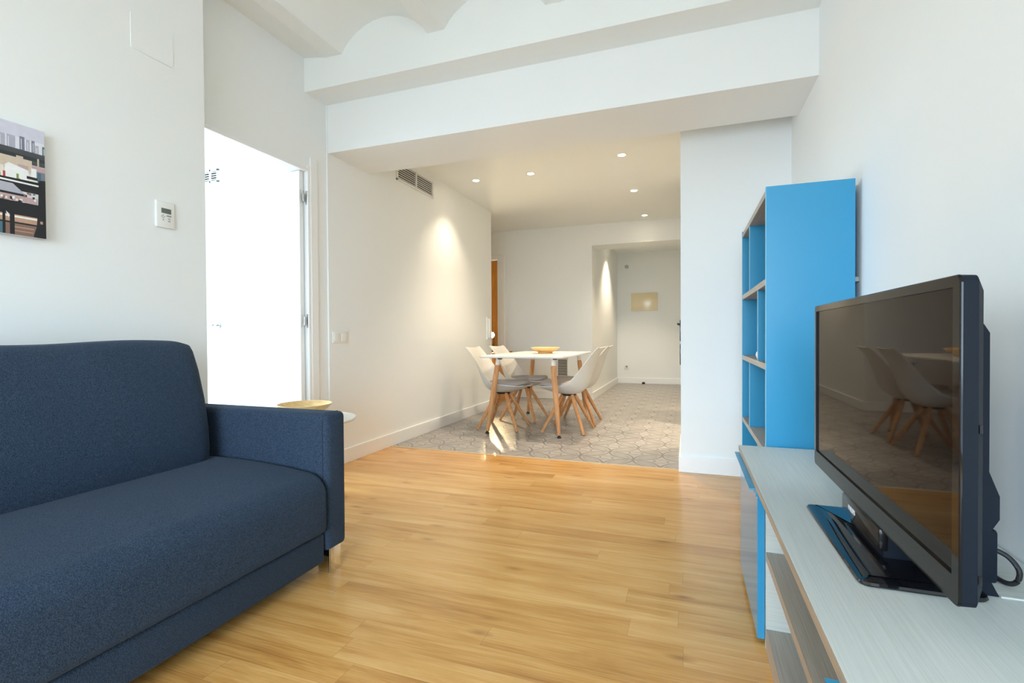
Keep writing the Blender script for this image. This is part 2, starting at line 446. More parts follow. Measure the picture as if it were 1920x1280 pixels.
# far dining walls
bm = B(); box(bm, -2.63, -1.297, 7.03, 9.8, 0, ZC+.05)
box(bm, -4.3, -3.56, 7.03, 7.15, 0, ZC+.05); box(bm, -3.56, -2.63, 7.03, 7.15, 2.105, ZC+.05)
struct('wall_back', bm, WALL, 'white wall beyond the dining table', 'wall')
bm = B(); box(bm, -1.297, 1.2, 7.03, 7.45, 2.211, ZC+.05); struct('trim_4', bm, WALL, 'white lintel over the entrance passage', 'lintel')
bm = B(); box(bm, -1.4, .5, 9.68, 9.8, 0, ZC+.05); struct('wall_back', bm, WALL, 'end wall of the entrance passage', 'wall')
bm = B(); box(bm, .3, .4, 6.7, 9.7, 0, ZC+.05); struct('wall_right', bm, WALL, 'right side wall of the entrance passage', 'wall')
bm = B(); box(bm, 1.5, 1.6, 3.5, 7.5, 0, ZC+.05); box(bm, .3, 1.6, 7.4, 7.5, 0, ZC+.05); box(bm, XR, 1.6, 3.8, 3.9, 0, ZC+.05)
struct('wall_right', bm, WALL, 'kitchen walls hidden behind the pillar', 'wall')
bm = B(); box(bm, -4.4, -4.3, 5.7, 7.2, 0, ZC+.05); box(bm, -4.3, -2.5, 5.75, 5.87, 0, ZC+.05); struct('wall_left', bm, WALL, 'hall walls beyond the dining wall', 'wall')
# bedroom shell with a tall window in its left wall
bm = B()
box(bm, -5.3, -2.5, 3.0, 3.1, 0, 2.6); box(bm, -5.3, -2.56, .1, .2, 0, 2.6)
box(bm, -5.4, -5.3, .1, 3.1, 2.4, 2.6); box(bm, -5.4, -5.3, .1, .5, 0, 2.4); box(bm, -5.4, -5.3, 2.8, 3.1, 0, 2.4); box(bm, -5.4, -5.3, .5, 2.8, 0, .1)
struct('wall_left', bm, WALL, 'white bedroom walls seen through the open door', 'wall')
bm = B(); box(bm, -5.4, -2.5, .1, 3.1, 2.6, 2.7); struct('ceiling', bm, CEIL, 'bedroom ceiling', 'ceiling')

# baseboards
def base_y(x, y0, y1, side): 
    box(bm, min(x, x+side*.014), max(x, x+side*.014), y0, y1, 0, .108, .003)
def base_x(y, x0, x1, side):
    box(bm, x0, x1, min(y, y+side*.014), max(y, y+side*.014), 0, .108, .003)
bm = B(); base_y(XL, 2.83, 5.87, 1); struct('baseboard_left', bm, TRIM, 'white baseboard along the dining wall', 'baseboard')
bm = B(); base_x(3.526, -.063, XR, -1); base_y(-.049, 3.526, 4.3, -1); struct('baseboard_middle', bm, TRIM, 'white baseboard round the pillar', 'baseboard')
bm = B(); base_x(7.03, -2.63, -1.283, -1); base_y(-1.297, 7.03, 9.68, 1); base_x(9.68, -1.283, .3, -1); struct('baseboard_back', bm, TRIM, 'white baseboard along the far walls', 'baseboard')
bm = B(); base_y(XR, YBK, 3.5, -1); struct('baseboard_right', bm, TRIM, 'white baseboard behind the media cabinet', 'baseboard')
bm = B(); base_y(XS, YBK, YS, 1); struct('baseboard_left', bm, TRIM, 'white baseboard behind the sofa', 'baseboard')

# ------------------------------------------------------------------ bedroom door
bm = B()
box(bm, XL-.012, XL+.0, DY1+.02, DY1+.085, 0, 2.13, .003)            # flat casing on the wall face
box(bm, -2.5, XL-.004, DY1-.004, DY1+.03, 0, DZ+.02, .003)                # jamb
box(bm, -2.5, XL-.004, DY0, DY1, DZ-.024, DZ, .003)                       # head
box(bm, -2.5, XL-.004, DY0-.01, DY0+.02, 0, DZ, .003)
struct('trim_5', bm, TRIM, 'white casing of the bedroom door', 'door frame')
t = thing('door_1', 'white door standing open into the bright bedroom', 'door', (-2.41, 2.61, 0)); t['kind'] = 'structure'
bm = B(); box(bm, -3.20, -2.412, 2.596, 2.632, .008, 2.025, .002); obj('door_leaf', bm, DOORW, t)
bm = B()
tube(bm, [(-3.255+.11, 2.59, 1.015), (-3.145, 2.55, 1.015)], .009)
tube(bm, [(-3.145, 2.553, 1.015), (-3.16, 2.548, 1.015), (-3.27, 2.548, 1.015)], .009)
lathe(bm, [(.026, -.01), (.026, 0)], (-3.145, 2.596, 1.015), 24, axis='y')
obj('door_handle', bm, STEEL, t, label='brushed steel lever handle')
for z in (1.855, 1.035, .22):
    bm = B()
    box(bm, -2.4125, -2.4105, 2.599, 2.606, z-.045, z+.045, .0005); box(bm, -2.40, -2.380, 2.6385, 2.6405, z-.045, z+.045, .0005)
    tube(bm, [(-2.404, 2.622, z-.028), (-2.404, 2.622, z+.028)], .006)
    obj('hinge', bm, STEEL, t, label='small steel hinge')

# air grille in the bedroom and the dining vent
def grille(name, label, frame_box, axis, n, divs, group=None, mat_f=WHITE_PL):
    x0, x1, y0, y1, z0, z1 = frame_box
    t = thing(name, label, 'air vent', ((x0+x1)/2, (y0+y1)/2, z0))
    fw = .018
    bm = B()
    if axis == 'x':    # lies in a wall whose normal is x
        box(bm, x0, x1, y0, y1, z0, z0+fw, .002); box(bm, x0, x1, y0, y1, z1-fw, z1, .002)
        box(bm, x0, x1, y0, y0+fw, z0, z1, .002); box(bm, x0, x1, y1-fw, y1, z0, z1, .002)
        for d in range(1, divs):
            q = y0+(y1-y0)*d/divs; box(bm, x0, x1, q-fw/2, q+fw/2, z0, z1, .002)
    else:
        box(bm, x0, x1, y0, y1, z0, z0+fw, .002); box(bm, x0, x1, y0, y1, z1-fw, z1, .002)
        box(bm, x0, x0+fw, y0, y1, z0, z1, .002); box(bm, x1-fw, x1, y0, y1, z0, z1, .002)
        for d in range(1, divs):
            q = x0+(x1-x0)*d/divs; box(bm, q-fw/2, q+fw/2, y0, y1, z0, z1, .002)
    obj('frame', bm, mat_f, t)
    bm = B()
    if axis == 'x': box(bm, x0, x0+.002, y0+.004, y1-.004, z0+.004, z1-.004)
    else: box(bm, x0+.004, x1-.004, y1-.002, y1, z0+.004, z1-.004)
    obj('backing', bm, DUCT_SHADE, t, label='dark sheet painted as the shade behind the slats')  # flat sheet, its dark colour stands in for the unlit duct
    bm = B()
    h = (z1-z0-2*fw)/n
    for k in range(n):
        z = z0+fw+h*(k+.5)
        if axis == 'x': prism(bm, [(x0+.003, z+h*.16), (x1-.001, z+h*.13), (x1-.001, z-h*.13), (x0+.003, z-h*.10)], 'y', y0+fw*.8, y1-fw*.8)
        else: prism(bm, [(y1-.003, z+h*.16), (y0+.001, z+h*.16), (y0+.001, z-h*.16), (y1-.003, z-h*.10)], 'x', x0+fw*.8, x1-fw*.8)
    obj('louver', bm, mat_f, t, smooth=False)
    return t
grille('air_vent', 'white two-part louvered air vent high on the dining wall', (XL, XL+.014, 3.69, 4.335, 2.283, 2.453), 'x', 7, 2)
grille('air_vent', 'small air vent high up in the bedroom above the open door', (-4.15, -3.605, 2.988, 3.0, 2.195, 2.305), 'y', 4, 6)
VENTW = mat('warm_vent', (.74, .72, .66), .4)
grille('air_vent', 'low louvered vent on the far wall behind the dining table', (-1.82, -1.645, 7.016, 7.03, .275, .60), 'y', 14, 1, mat_f=VENTW)

# wall hatch, thermostat, picture, switches
t = thing('access_panel', 'flush white access panel high above the thermostat', 'wall panel', (XS, 1.53, 2.15))
bm = B(); prism(bm, rrect(1.435, 1.615, 2.16, 2.31, .004, 2), 'x', XS-.002, XS+.004); obj('cover', bm, WALL, t)

t = thing('thermostat', 'small white wall thermostat with grey display', 'thermostat', (XS, 1.568, 1.42))
bm = B(); box(bm, XS-.002, XS+.010, 1.526, 1.610, 1.422, 1.540, .004, 3); obj('body', bm, WHITE_PL, t)
bm = B(); box(bm, XS+.0095, XS+.0115, 1.548, 1.592, 1.487, 1.509, .0006, 1); obj('display', bm, LCD, t, label='dark grey display')
bm = B(); box(bm, XS+.0095, XS+.012, 1.571, 1.592, 1.474, 1.480, .0006, 1); obj('button', bm, GREY_PL, t, label='long grey button')
for y0, y1, z in ((1.577, 1.588, 1.464), (1.577, 1.588, 1.454), (1.553, 1.558, 1.478), (1.553, 1.558, 1.466), (1.547, 1.552, 1.472), (1.559, 1.564, 1.472), (1.553, 1.560, 1.457)):
    bm = B(); box(bm, XS+.0095, XS+.0115, y0, y1, z-.002, z+.002, .0006, 1); obj('button', bm, GREY_PL, t)

t = thing('light_switch', 'white double light switch beside the bedroom door', 'light switch', (XL, 2.94, .88))
bm = B(); box(bm, XL, XL+.009, 2.858, 3.022, .884, .968, .003, 3); obj('plate', bm, WHITE_PL, t)
for y0 in (2.872, 2.947):
    bm = B(); box(bm, XL+.008, XL+.0135, y0, y0+.058, .898, .954, .002, 2); obj('rocker', bm, WHITE_PL, t)

t = thing('intercom', 'tall slim white intercom at the end of the dining wall', 'intercom', (XL, 5.73, .87))
bm = B(); box(bm, XL-.002, XL+.02, 5.685, 5.78, .88, 1.165, .005, 3); obj('body', bm, WHITE_PL, t)
bm = B(); box(bm, XL+.02, XL+.045, 5.70, 5.74, .90, 1.145, .008, 3); obj('handset', bm, WHITE_PL, t)

# canvas photo print: piano in front of a city skyline (only its right end is in view)
PW0, PW1, PZ0, PZ1 = .50, 1.118, 1.288, 1.676
t = thing('picture', 'unframed canvas print of a city skyline behind a dark piano', 'picture', (XS, .81, PZ0))
bm = B(); box(bm, XS, XS+.028, PW0, PW1, PZ0, PZ1, .002, 1); obj('canvas', bm, mat('canvas_edge', (.75, .74, .73), .8), t)
PM = {}
def pm(k, c):
    PM[k] = (len(PM), mat('print_'+k, lin(*c), .55, noise=.10, scale=60)); 
for k, c in dict(sky=(206, 206, 220), haze=(222, 222, 230), lilac=(172, 172, 186), slate=(120, 122, 138), teal=(72, 110, 122), park=(72, 74, 78), pine=(50, 54, 56),
                 beige=(206, 190, 170), cream=(228, 222, 208), white=(238, 238, 236), rose=(190, 160, 160), green=(120, 150, 70), red=(190, 70, 80), dark=(30, 31, 34),
                 grey=(178, 178, 188), tan=(188, 150, 124), brown=(132, 104, 92), mauve=(150, 120, 135)).items(): pm(k, c)
bm = B(); layer = [0]
U0 = .990
def shape(k, pts):
    layer[0] += 1
    x = XS+.0282+layer[0]*.00002
    P = []
    for u, v in pts:
        y = min(PW1-.001, max(PW0+.001, U0+u*(PW1-U0))); z = PZ1-.001-(PZ1-PZ0-.002)*min(1, max(0, v))
        P.append((x, y, z))
    quad(bm, P, PM[k][0])
def rc(k, u0, u1, v0, v1): shape(k, [(u0, v0), (u1, v0), (u1, v1), (u0, v1)])
LO = -4.0
rc('sky', LO, 1, 0, .12); rc('haze', LO, 1, .12, .24)
for u0, u1, v, k in ((0, .14, .12, 'lilac'), (.17, .35, .115, 'lilac'), (.44, .55, .105, 'slate'), (.58, .66, .12, 'lilac'), (.70, .77, .115, 'slate'), (.78, .86, .15, 'lilac'), (.94, 1, .145, 'teal')):
    rc(k, u0, u1, v, .25)
    rc('haze', u0+.03, u0+.045, v+.02, .22)
for i in range(22):
    u = -3.9+i*.18; rc(random.choice(['lilac', 'slate', 'lilac']), u, u+.12, .10+random.random()*.07, .25)
rc('park', LO, 1, .225, .34); rc('pine', LO, 1, .27, .30)
rc('beige', LO, .70, .305, .42); rc('beige', .36, .51, .285, .32); rc('rose', .40, .62, .36, .40); rc('beige', .82, .86, .27, .36); rc('rose', .70, 1, .345, .40)
shape('white', [(.12, .39), (.2, .365), (.62, .40), (.66, .54), (.12, .53)]); rc('cream', LO, .10, .40, .53)
rc('slate', .80, 1, .39, .52); rc('teal', .82, .90, .40, .48); rc('white', .68, .80, .37, .50); rc('cream', .60, .82, .47, .56)
rc('green', .36, .41, .45, .51); rc('red', .39, .44, .49, .54); rc('dark', .58, .82, .45, .475); rc('dark', .63, .70, .50, .54); rc('green', LO, .03, .47, .52); rc('red', .08, .13, .45, .52)
shape('dark', [(LO, .53), (.9, .49), (1, .49), (1, .60), (LO, .60)]); shape('white', [(LO, .515), (.86, .515), (.86, .53), (LO, .53)])
shape('grey', [(LO, .545), (.28, .545), (.56, .63), (LO, .63)]); rc('dark', LO, .58, .625, .645)
rc('rose', LO, .80, .645, .70)
for i in range(46):
    u = -3+random.random()*3.78 if i > 16 else random.random()*.74
    v = .59+random.random()*.09 if u > .5 else .645+random.random()*.05
    rc(random.choice(['cream', 'mauve', 'brown', 'white', 'slate', 'dark']), u, u+.05, v, v+.02)
rc('dark', LO, 1, .70, .82)
rc('tan', LO, .82, .82, .90); rc('white', LO, .80, .83, .845); rc('brown', LO, .80, .90, 1); rc('dark', LO, .80, .885, .90); rc('tan', .3, .72, .925, .935); rc('tan', .3, .7, .96, .968)
rc('dark', .05, .11, .78, 1); rc('dark', .20, .30, .78, 1); shape('white', [(.12, .8), (.18, .82), (.18, .86)]); rc('teal', LO, .05, .9, 1)
shape('dark', [(.84, .47), (1, .46), (1, 1), (.70, 1), (.78, .9), (.82, .7)]); rc('tan', .86, .92, .845, .87); rc('dark', LO+1, LO+1.4, .5, 1)
obj('print', bm, [m for _, m in PM.values()], t, smooth=False)

# ------------------------------------------------------------------ far end fittings
t = thing('fuse_box', 'cream fuse box cover on the end wall of the passage', 'fuse box', (-.79, 9.68, 1.38))
bm = B(); box(bm, -1.03, -.55, 9.655, 9.682, 1.385, 1.725, .006, 2); obj('cover', bm, mat('cream_gloss', lin(226, 212, 176), .18, spec=.6), t)
bm = B(); box(bm, -1.02, -.56, 9.645, 9.656, 1.39, 1.40, .002, 1); obj('lip', bm, WHITE_PL, t)
t = thing('motion_sensor', 'small pale round sensor high on the passage end wall', 'sensor', (-1.116, 9.68, 2.2))
bm = B(); lathe(bm, [(.001, -.03), (.02, -.028), (.035, -.012), (.038, .002)], (-1.116, 9.68, 2.238), 24, axis='y'); obj('dome', bm, mat('sensor_grey', (.5, .5, .47), .5), t)
t = thing('wall_socket', 'pale wall socket low on the passage end wall', 'socket', (-1.12, 9.68, .28))
bm = B(); box(bm, -1.165, -1.075, 9.668, 9.68, .275, .365, .004, 2); obj('plate', bm, WHITE_PL, t)
bm = B(); lathe(bm, [(.022, -.004), (.022, 0)], (-1.12, 9.668, .32), 20, axis='y'); obj('outlet', bm, GREY_PL, t, label='grey round outlet')
t = thing('door_stop', 'small dark door stop on the tiles at the end wall', 'door stop', (-.80, 9.6, 0))
bm = B(); lathe(bm, [(.028, 0), (.03, .01), (.024, .035), (.001, .04)], (-.80, 9.6, 0), 20); obj('knob', bm, RUBBER, t)

# hall: wooden door in the far wall, chest and lamp at the corner
bm = B(); box(bm, -2.745, -2.63, 7.016, 7.04, 0, 2.15, .003); box(bm, -3.58, -2.745, 7.016, 7.04, 2.085, 2.15, .003); box(bm, -3.58, -3.49, 7.016, 7.04, 0, 2.085, .003)
struct('trim_6', bm, TRIM, 'white casing of the honey wood hall door', 'door frame')
t = thing('door_2', 'honey coloured wooden door at the end of the hall', 'door', (-3.1, 7.06, 0)); t['kind'] = 'structure'
bm = B(); box(bm, -3.49, -2.745, 7.042, 7.08, .005, 2.085, .002); obj('door_leaf', bm, HALLWOOD, t)
t = thing('hall_chest', 'low honey wood chest round the corner behind the dining wall', 'chest', (-2.75, 6.49, 0))
bm = B(); box(bm, -3.05, -2.455, 6.14, 6.84, .05, .675, .003); obj('body', bm, HALLWOOD, t)
bm = B(); box(bm, -3.06, -2.445, 6.13, 6.85, .675, .70, .003); obj('top', bm, HALLWOOD, t)
bm = B(); box(bm, -3.03, -2.47, 6.16, 6.82, 0, .05); obj('plinth', bm, HALLWOOD, t)
t = thing('table_lamp', 'small dark reading lamp glowing at the corner of the dining wall', 'lamp', (-2.60, 6.50, .70))
bm = B(); lathe(bm, [(.05, 0), (.05, .012), (.008, .018), (.007, .235), (.002, .236)], (-2.60, 6.50, .70), 24); obj('stand', bm, DARKMET, t)
bm = B(); lathe(bm, [(.010, .075), (.030, .060), (.042, .0), (.040, .0), (.028, .056), (.009, .070)], (-2.60, 6.42, .938), 24, axis='y'); obj('shade', bm, DARKMET, t)  # shade added to keep the bulb's light off the wall behind
bm = B(); lathe(bm, [(.001, .010), (.020, .014), (.026, .030), (.020, .048), (.010, .060)], (-2.60, 6.42, .938), 20, axis='y'); obj('bulb', bm, BULB, t, label='glowing warm bulb')
# kitchen tall unit with two black ovens, a sliver beside the pillar
t = thing('oven_unit', 'tall white kitchen unit with black oven fronts behind the pillar', 'kitchen unit', (.22, 5.7, 0))
bm = B(); box(bm, -.066, .55, 5.35, 6.05, 0, 2.2, .003); obj('carcass', bm, DOORW, t)
for z0, z1 in ((.615, .83), (.862, 1.08)):
    bm = B(); box(bm, -.084, -.066, 5.40, 6.0, z0, z1, .003); o = obj('oven_front', bm, BLACK_GL, t, label='black glass oven front')
bm = B(); box(bm, -.112, -.10, 5.44, 5.96, 1.035, 1.05, .003); box(bm, -.102, -.084, 5.46, 5.48, 1.035, 1.05); box(bm, -.102, -.084, 5.92, 5.94, 1.035, 1.05)
obj('handle', bm, DARKMET, t)

# recessed spotlights
def spot(x, y, label, z=ZC, power=60, vis=True, ang=100):
    t = thing('ceiling_spotlight', label, 'ceiling light', (x, y, z), group='recessed ceiling spotlights')
    bm = B(); lathe(bm, [(.032, -.001), (.034, -.004), (.044, -.004), (.046, 0), (.032, 0)], (x, y, z), 32); obj('ring', bm, WHITE_PL, t)
    bm = B(); lathe(bm, [(.031, -.0015), (.031, 0)], (x, y, z), 24); obj('lens', bm, LAMPG, t, label='glowing warm lens')
    l = bpy.data.lights.new('spot_beam', 'SPOT'); l.energy = power; l.color = (1, .82, .60); l.spot_size = math.radians(ang); l.spot_blend = .8; l.shadow_soft_size = .03
    lo = bpy.data.objects.new('spot_beam', l); link(lo); lo.location = (x, y, z-.02)
    return t
SP = 94
spot(-2.03, 4.61, 'lit ceiling spotlight nearest the dining wall vent', power=SP*.5)
spot(-1.444, 4.60, 'lit ceiling spotlight above the near end of the dining table', power=SP)
spot(-.547, 4.41, 'lit ceiling spotlight closest to the white pillar', power=SP)
spot(-.557, 5.54, 'lit ceiling spotlight in the middle of the right row', power=SP)
spot(-.541, 6.73, 'lit ceiling spotlight just in front of the passage lintel', power=SP*.8)
spot(-.95, 8.35, 'ceiling spotlight inside the passage behind the lintel', power=SP*1.5)
spot(.7, 4.9, 'added unseen fill spotlight over the kitchen just behind the pillar', power=SP*2.6, ang=80)  # unseen lamp added as warm fill, bouncing into the dining area
spot(1.0, 5.9, 'added unseen fill spotlight over the far end of the kitchen', power=SP*2.6, ang=80)  # second fill lamp, also added out of view

# ------------------------------------------------------------------ sofa
SF = -1.318; SA0, SA1 = 1.555, 1.668; SL = -.37
t = thing('sofa', 'dark blue fabric sofa with square arm and chrome legs', 'sofa', (-1.75, .65, 0))
def rbox(x0, x1, y0, y1, z0, z1, r, seg=4):
    b_ = B(); box(b_, x0, x1, y0, y1, z0, z1, r, seg); return b_
o = obj('arm', rbox(-2.2, SF-.004, SA0, SA1, .088, .628, .022), FABRIC, t)
bm = B()
tube(bm, [(SF-.026, SA0-.0002, .10), (SF-.026, SA0-.0002, .60), (SF-.028, SA0+.004, .618), (SF-.03, SA0+.02, .6282), (SF-.03, SA1-.02, .6282)], .0017, 6)
obj('seam', bm, SEAM, o)
o = obj('arm', rbox(-2.2, SF-.004, SL, SL+.113, .088, .628, .022), FABRIC, t)
obj('base', rbox(-2.18, SF-.015, SL+.115, SA0-.004, .052, .168, .012, 3), FABRIC, t)
obj('back_frame', rbox(-2.205, -2.09, SL+.115, SA0-.003, .10, .66, .02, 3), FABRIC, t)
# seat mattress with a big rounded front edge
pts = [(-2.02, .175), (SF+.03, .165)]
def arc(cx, cz, r, a0, a1, n): return [(cx+r*math.cos(math.radians(a0+(a1-a0)*k/n)), cz+r*math.sin(math.radians(a0+(a1-a0)*k/n))) for k in range(n+1)]
pts = arc(SF+.01-.03, .172+.03, .03, -90, 0, 4) + arc(SF+.01-.085, .405-.085, .085, 5, 82, 8) + [(-1.50, .417), (-1.62, .425), (-1.75, .430), (-1.88, .430), (-2.0, .425), (-2.06, .40), (-2.06, .172)]
bm = B(); pillow(bm, pts, 'y', SL+.118, SA0-.006, .03, 5, slices=24); obj('seat_cushion', bm, FABRIC, t, angle=60)
# two back cushions, leaning
def back_cushion(y0, y1):
    f = [(-1.845, .425), (-1.835, .47), (-1.842, .56), (-1.862, .68), (-1.895, .80), (-1.93, .88), (-1.965, .908), (-2.01, .915), (-2.055, .905), (-2.085, .87), (-2.095, .75), (-2.095, .60), (-2.07, .45), (-2.02, .425)]
    b_ = B(); pillow(b_, f, 'y', y0, y1, .085, 9, slices=20, zf=.3)
    for v in b_.verts:                                    # soft, slightly uneven filling
        v.co.z += .006*math.sin(v.co.y*9+v.co.x*5)*max(0, (v.co.z-.6))/.3
        e = min(abs(v.co.y-y0), abs(y1-v.co.y))
        v.co.x += .012*math.sin(min(1, e/.3)*PI/2)*max(0, 1-abs(v.co.z-.62)/.28)*(1 if v.co.x > -2.0 else 0)
    return b_
bm = back_cushion(.66, 1.512)
o = obj('back_cushion', bm, FABRIC, t, angle=60)
bm = back_cushion(-.24, .645); obj('back_cushion', bm, FABRIC, t, angle=60)
for x, y, s in ((SF-.01, 1.569, 1), (-2.15, 1.569, 1), (SF-.01, -.245, -1), (-2.15, -.245, -1)):
    bm = B()
    sx = 1 if x > -1.7 else -1
    box(bm, min(x, x-sx*.006), max(x, x-sx*.006), min(y, y+s*.066), max(y, y+s*.066), 0, .10, .002, 2)
    box(bm, min(x-sx*.055, x), max(x-sx*.055, x), min(y, y+s*.006), max(y, y+s*.006), 0, .10, .001, 1)
    obj('leg', bm, CHROME, t, label='chrome angle leg')

# side table behind the sofa arm, with a wooden bowl
t = thing('side_table', 'white round side table between the sofa arm and dining wall', 'side table', (-2.03, 2.22, 0))
bm = B(); lathe(bm, [(.001, .444), (.21, .444), (.262, .455), (.27, .464), (.267, .470), (.001, .472)], (-2.03, 2.22, 0), 56); obj('table_top', bm, TABW, t)
bm = B(); lathe(bm, [(.20, 0), (.20, .008), (.12, .02), (.05, .05), (.032, .12), (.028, .28), (.04, .40), (.08, .444)], (-2.03, 2.22, 0), 40); obj('pedestal', bm, TABW, t)
def bowl(x, y, z, label, R=.155, h=.066):
    prof_ = [(.075, 0), (.078, .008), (.07, .016), (.10, .026), (R*.86, h*.70), (R, h), (R-.004, h+.003), (R*.84, h*.80), (R*.6, h*.52), (.06, h*.42), (.001, h*.40)]
    b_ = B(); lathe(b_, prof_, (x, y, z), 56)
    o = obj('wooden_bowl', b_, BEECH_TOP, None); 
    for v in o.data.vertices: v.co -= Vector((x, y, z))
    o.location = (x, y, z)
    return tag(o, label, 'bowl', 'wooden bowls')
bowl(-2.075, 2.26, .472, 'pale wooden bowl on the white side table by the sofa arm', .15, .072)

# ------------------------------------------------------------------ dining table
TX0, TX1, TY0, TY1, TZ = -1.86, -1.05, 4.24, 5.66, .742
t = thing('dining_table', 'white rectangular dining table on splayed wooden legs', 'dining table', (-1.455, 4.95, 0))
bm = B()
pl = rrect(TX0, TX1, TY0, TY1, .05, 6)
ring_loft(bm, [[(x, y, z) for x, y in inset(pl, d)] for d, z in ((.012, TZ-.021), (.003, TZ-.018), (0, TZ-.010), (.001, TZ-.003), (.004, TZ))])
obj('table_top', bm, TABW, t)
for sx in (-1, 1):
    for sy in (-1, 1):
        a_ = Vector((-1.446+sx*.268, 4.965+sy*.565, TZ-.021)); b_ = Vector((-1.455+sx*.352, 4.965+sy*.635, 0))
        d = (b_-a_)
        P = lambda k: tuple(a_+d*k)
        bm = B(); tube(bm, [P(.10), P(.14), P(.4), P(.7), P(.968)], [.0215, .0245, .0255, .022, .0155], 20); lg = obj('leg', bm, BEECH, t)
        bm = B(); tube(bm, [P(0), P(.015), P(.10)], [.026, .021, .021], 20); obj('cap', bm, TABW, lg, label='white metal cap')
        bm = B(); lathe(bm, [(.0195, 0), (.0205, .004), (.018, .01), (.012, .014), (.012, .026)], (b_.x, b_.y, 0), 20); obj('foot', bm, RUBBER, lg, label='black foot pad')
for x, y in ((-1.66, 4.30), (-1.14, 4.34)):
    bm = B(); box(bm, x-.02, x+.02, y-.012, y+.012, TZ-.034, TZ-.02, .003); obj('bracket', bm, DARKMET, t)
bowl(-1.40, 4.93, TZ, 'pale wooden bowl on the white dining table', .15, .062)

# ------------------------------------------------------------------ dining chairs
def make_chair():
    t = thing('dining_chair', 'x', 'chair', (0, 0, 0), group='dining chairs')
    # centre line of the shell from seat front to top of back: (x, z, half width, side lift)
    S = [(.290, .437, .120, .002), (.280, .436, .155, .006), (.23, .412, .196, .030), (.16, .384, .222, .062), (.08, .366, .235, .086), (0, .358, .238, .100),
         (-.07, .360, .237, .112), (-.13, .376, .234, .124), (-.178, .412, .230, .130), (-.212, .47, .224, .118), (-.237, .54, .217, .094), (-.262, .62, .209, .066),
         (-.287, .70, .201, .038), (-.306, .755, .196, .014), (-.319, .79, .192, -.002), (-.330, .815, .184, -.014)]
    pts = [Vector((x, 0, z)) for x, z, _, _ in S]
    n = 17
    def surf(off=0.0):
        rows = []
        for i, (x, z, w, L) in enumerate(S):
            d = (pts[min(i+1, len(S)-1)]-pts[max(i-1, 0)]).normalized()
            nrm = Vector((-d.z, 0, d.x)) * -1         # towards the sitter (up on the seat, forward on the back)
            if nrm.z < 0 and abs(d.x) > abs(d.z): nrm = -nrm
            if abs(d.z) >= abs(d.x) and nrm.x < 0: nrm = -nrm
            row = []
            for k in range(n):
                s = 2*k/(n-1)-1
                p = Vector((x, s*w, z)) + nrm*(L*abs(s)**2.2 + off)
                if i >= len(S)-3:                            # flared top corners, dip in the middle
                    p.z += (i-len(S)+4)/3*.016*(abs(s)**2 - .45)
                if i <= 1: p.x -= .05*abs(s)**3*(2-i)/2
                row.append(p)
            rows.append(row)
        return rows
    up, dn = surf(.0035), surf(-.0035)
    bm = B()
    A = [[bm.verts.new(p) for p in r] for r in up]; D = [[bm.verts.new(p) for p in r] for r in dn]
    R = len(A)
    for i in range(R-1):
        for k in range(n-1):
            bm.faces.new((A[i][k], A[i][k+1], A[i+1][k+1], A[i+1][k])); bm.faces.new((D[i][k], D[i+1][k], D[i+1][k+1], D[i][k+1]))
    for i in range(R-1):
        bm.faces.new((A[i][0], A[i+1][0], D[i+1][0], D[i][0])); bm.faces.new((A[i][n-1], D[i][n-1], D[i+1][n-1], A[i+1][n-1]))
    for k in range(n-1):
        bm.faces.new((A[0][k], D[0][k], D[0][k+1], A[0][k+1])); bm.faces.new((A[R-1][k], A[R-1][k+1], D[R-1][k+1], D[R-1][k]))
    bmesh.ops.subdivide_edges(bm, edges=bm.edges[:], cuts=1, use_grid_fill=True, smooth=.5)
    obj('shell', bm, SHELLM, t, local=True, angle=50)
    # seat pad: lens shape following the seat line
    def seatz(x):
        for (x0, z0, _, _), (x1, z1, _, _) in zip(S, S[1:]):
            if x1 <= x <= x0: return z1+(z0-z1)*(x-x1)/(x0-x1)
        return S[0][1]
    bm = B(); rings = []
    for r_, h in ((1.0, .006), (1.02, .016), (1.0, .026), (.92, .033), (.7, .036), (.35, .037), (.02, .037)):
        ring = []
        for k in range(36):
            a = 2*PI*k/36; ca, sa = math.cos(a), math.sin(a)
            px = .050+.205*r_*math.copysign(abs(ca)**.8, ca); py = .186*r_*math.copysign(abs(sa)**.8, sa)
            px = max(-.150, px)
            ring.append((px, py, max(.428, seatz(px)+.010)+.016*(px/.27)**2*(1 if px > 0 else 0)+h*1.35))
        rings.append(ring)
    rings.insert(0, [(p[0]*.9+.004, p[1]*.9, p[2]-.004) for p in rings[0]])
    ring_loft(bm, rings); obj('seat_pad', bm, PADM, t, local=True, angle=60, label='grey fabric seat pad')
    bm = B(); lathe(bm, [(.03, .342), (.070, .344), (.074, .350), (.07, .358), (.05, .364)], (-.01, 0, 0), 28)
    obj('mount', bm, DARKMET, t, local=True, label='dark metal mount')
    for sx in (-1, 1):
        for sy in (-1, 1):
            bm = B(); a_ = Vector((-.01+sx*.048, sy*.048, .350)); b_ = Vector((-.005+sx*.205, sy*.21, 0))
            d = b_-a_
            tube(bm, [tuple(a_), tuple(a_+d*.1), tuple(a_+d*.55), tuple(b_+Vector((0, 0, .001)))], [.017, .0195, .0180, .0140], 10)
            for v in bm.verts:
                if v.co.z < .001: v.co.z = .001
            obj('leg', bm, BEECH, t, local=True)
    return t
proto = make_chair()
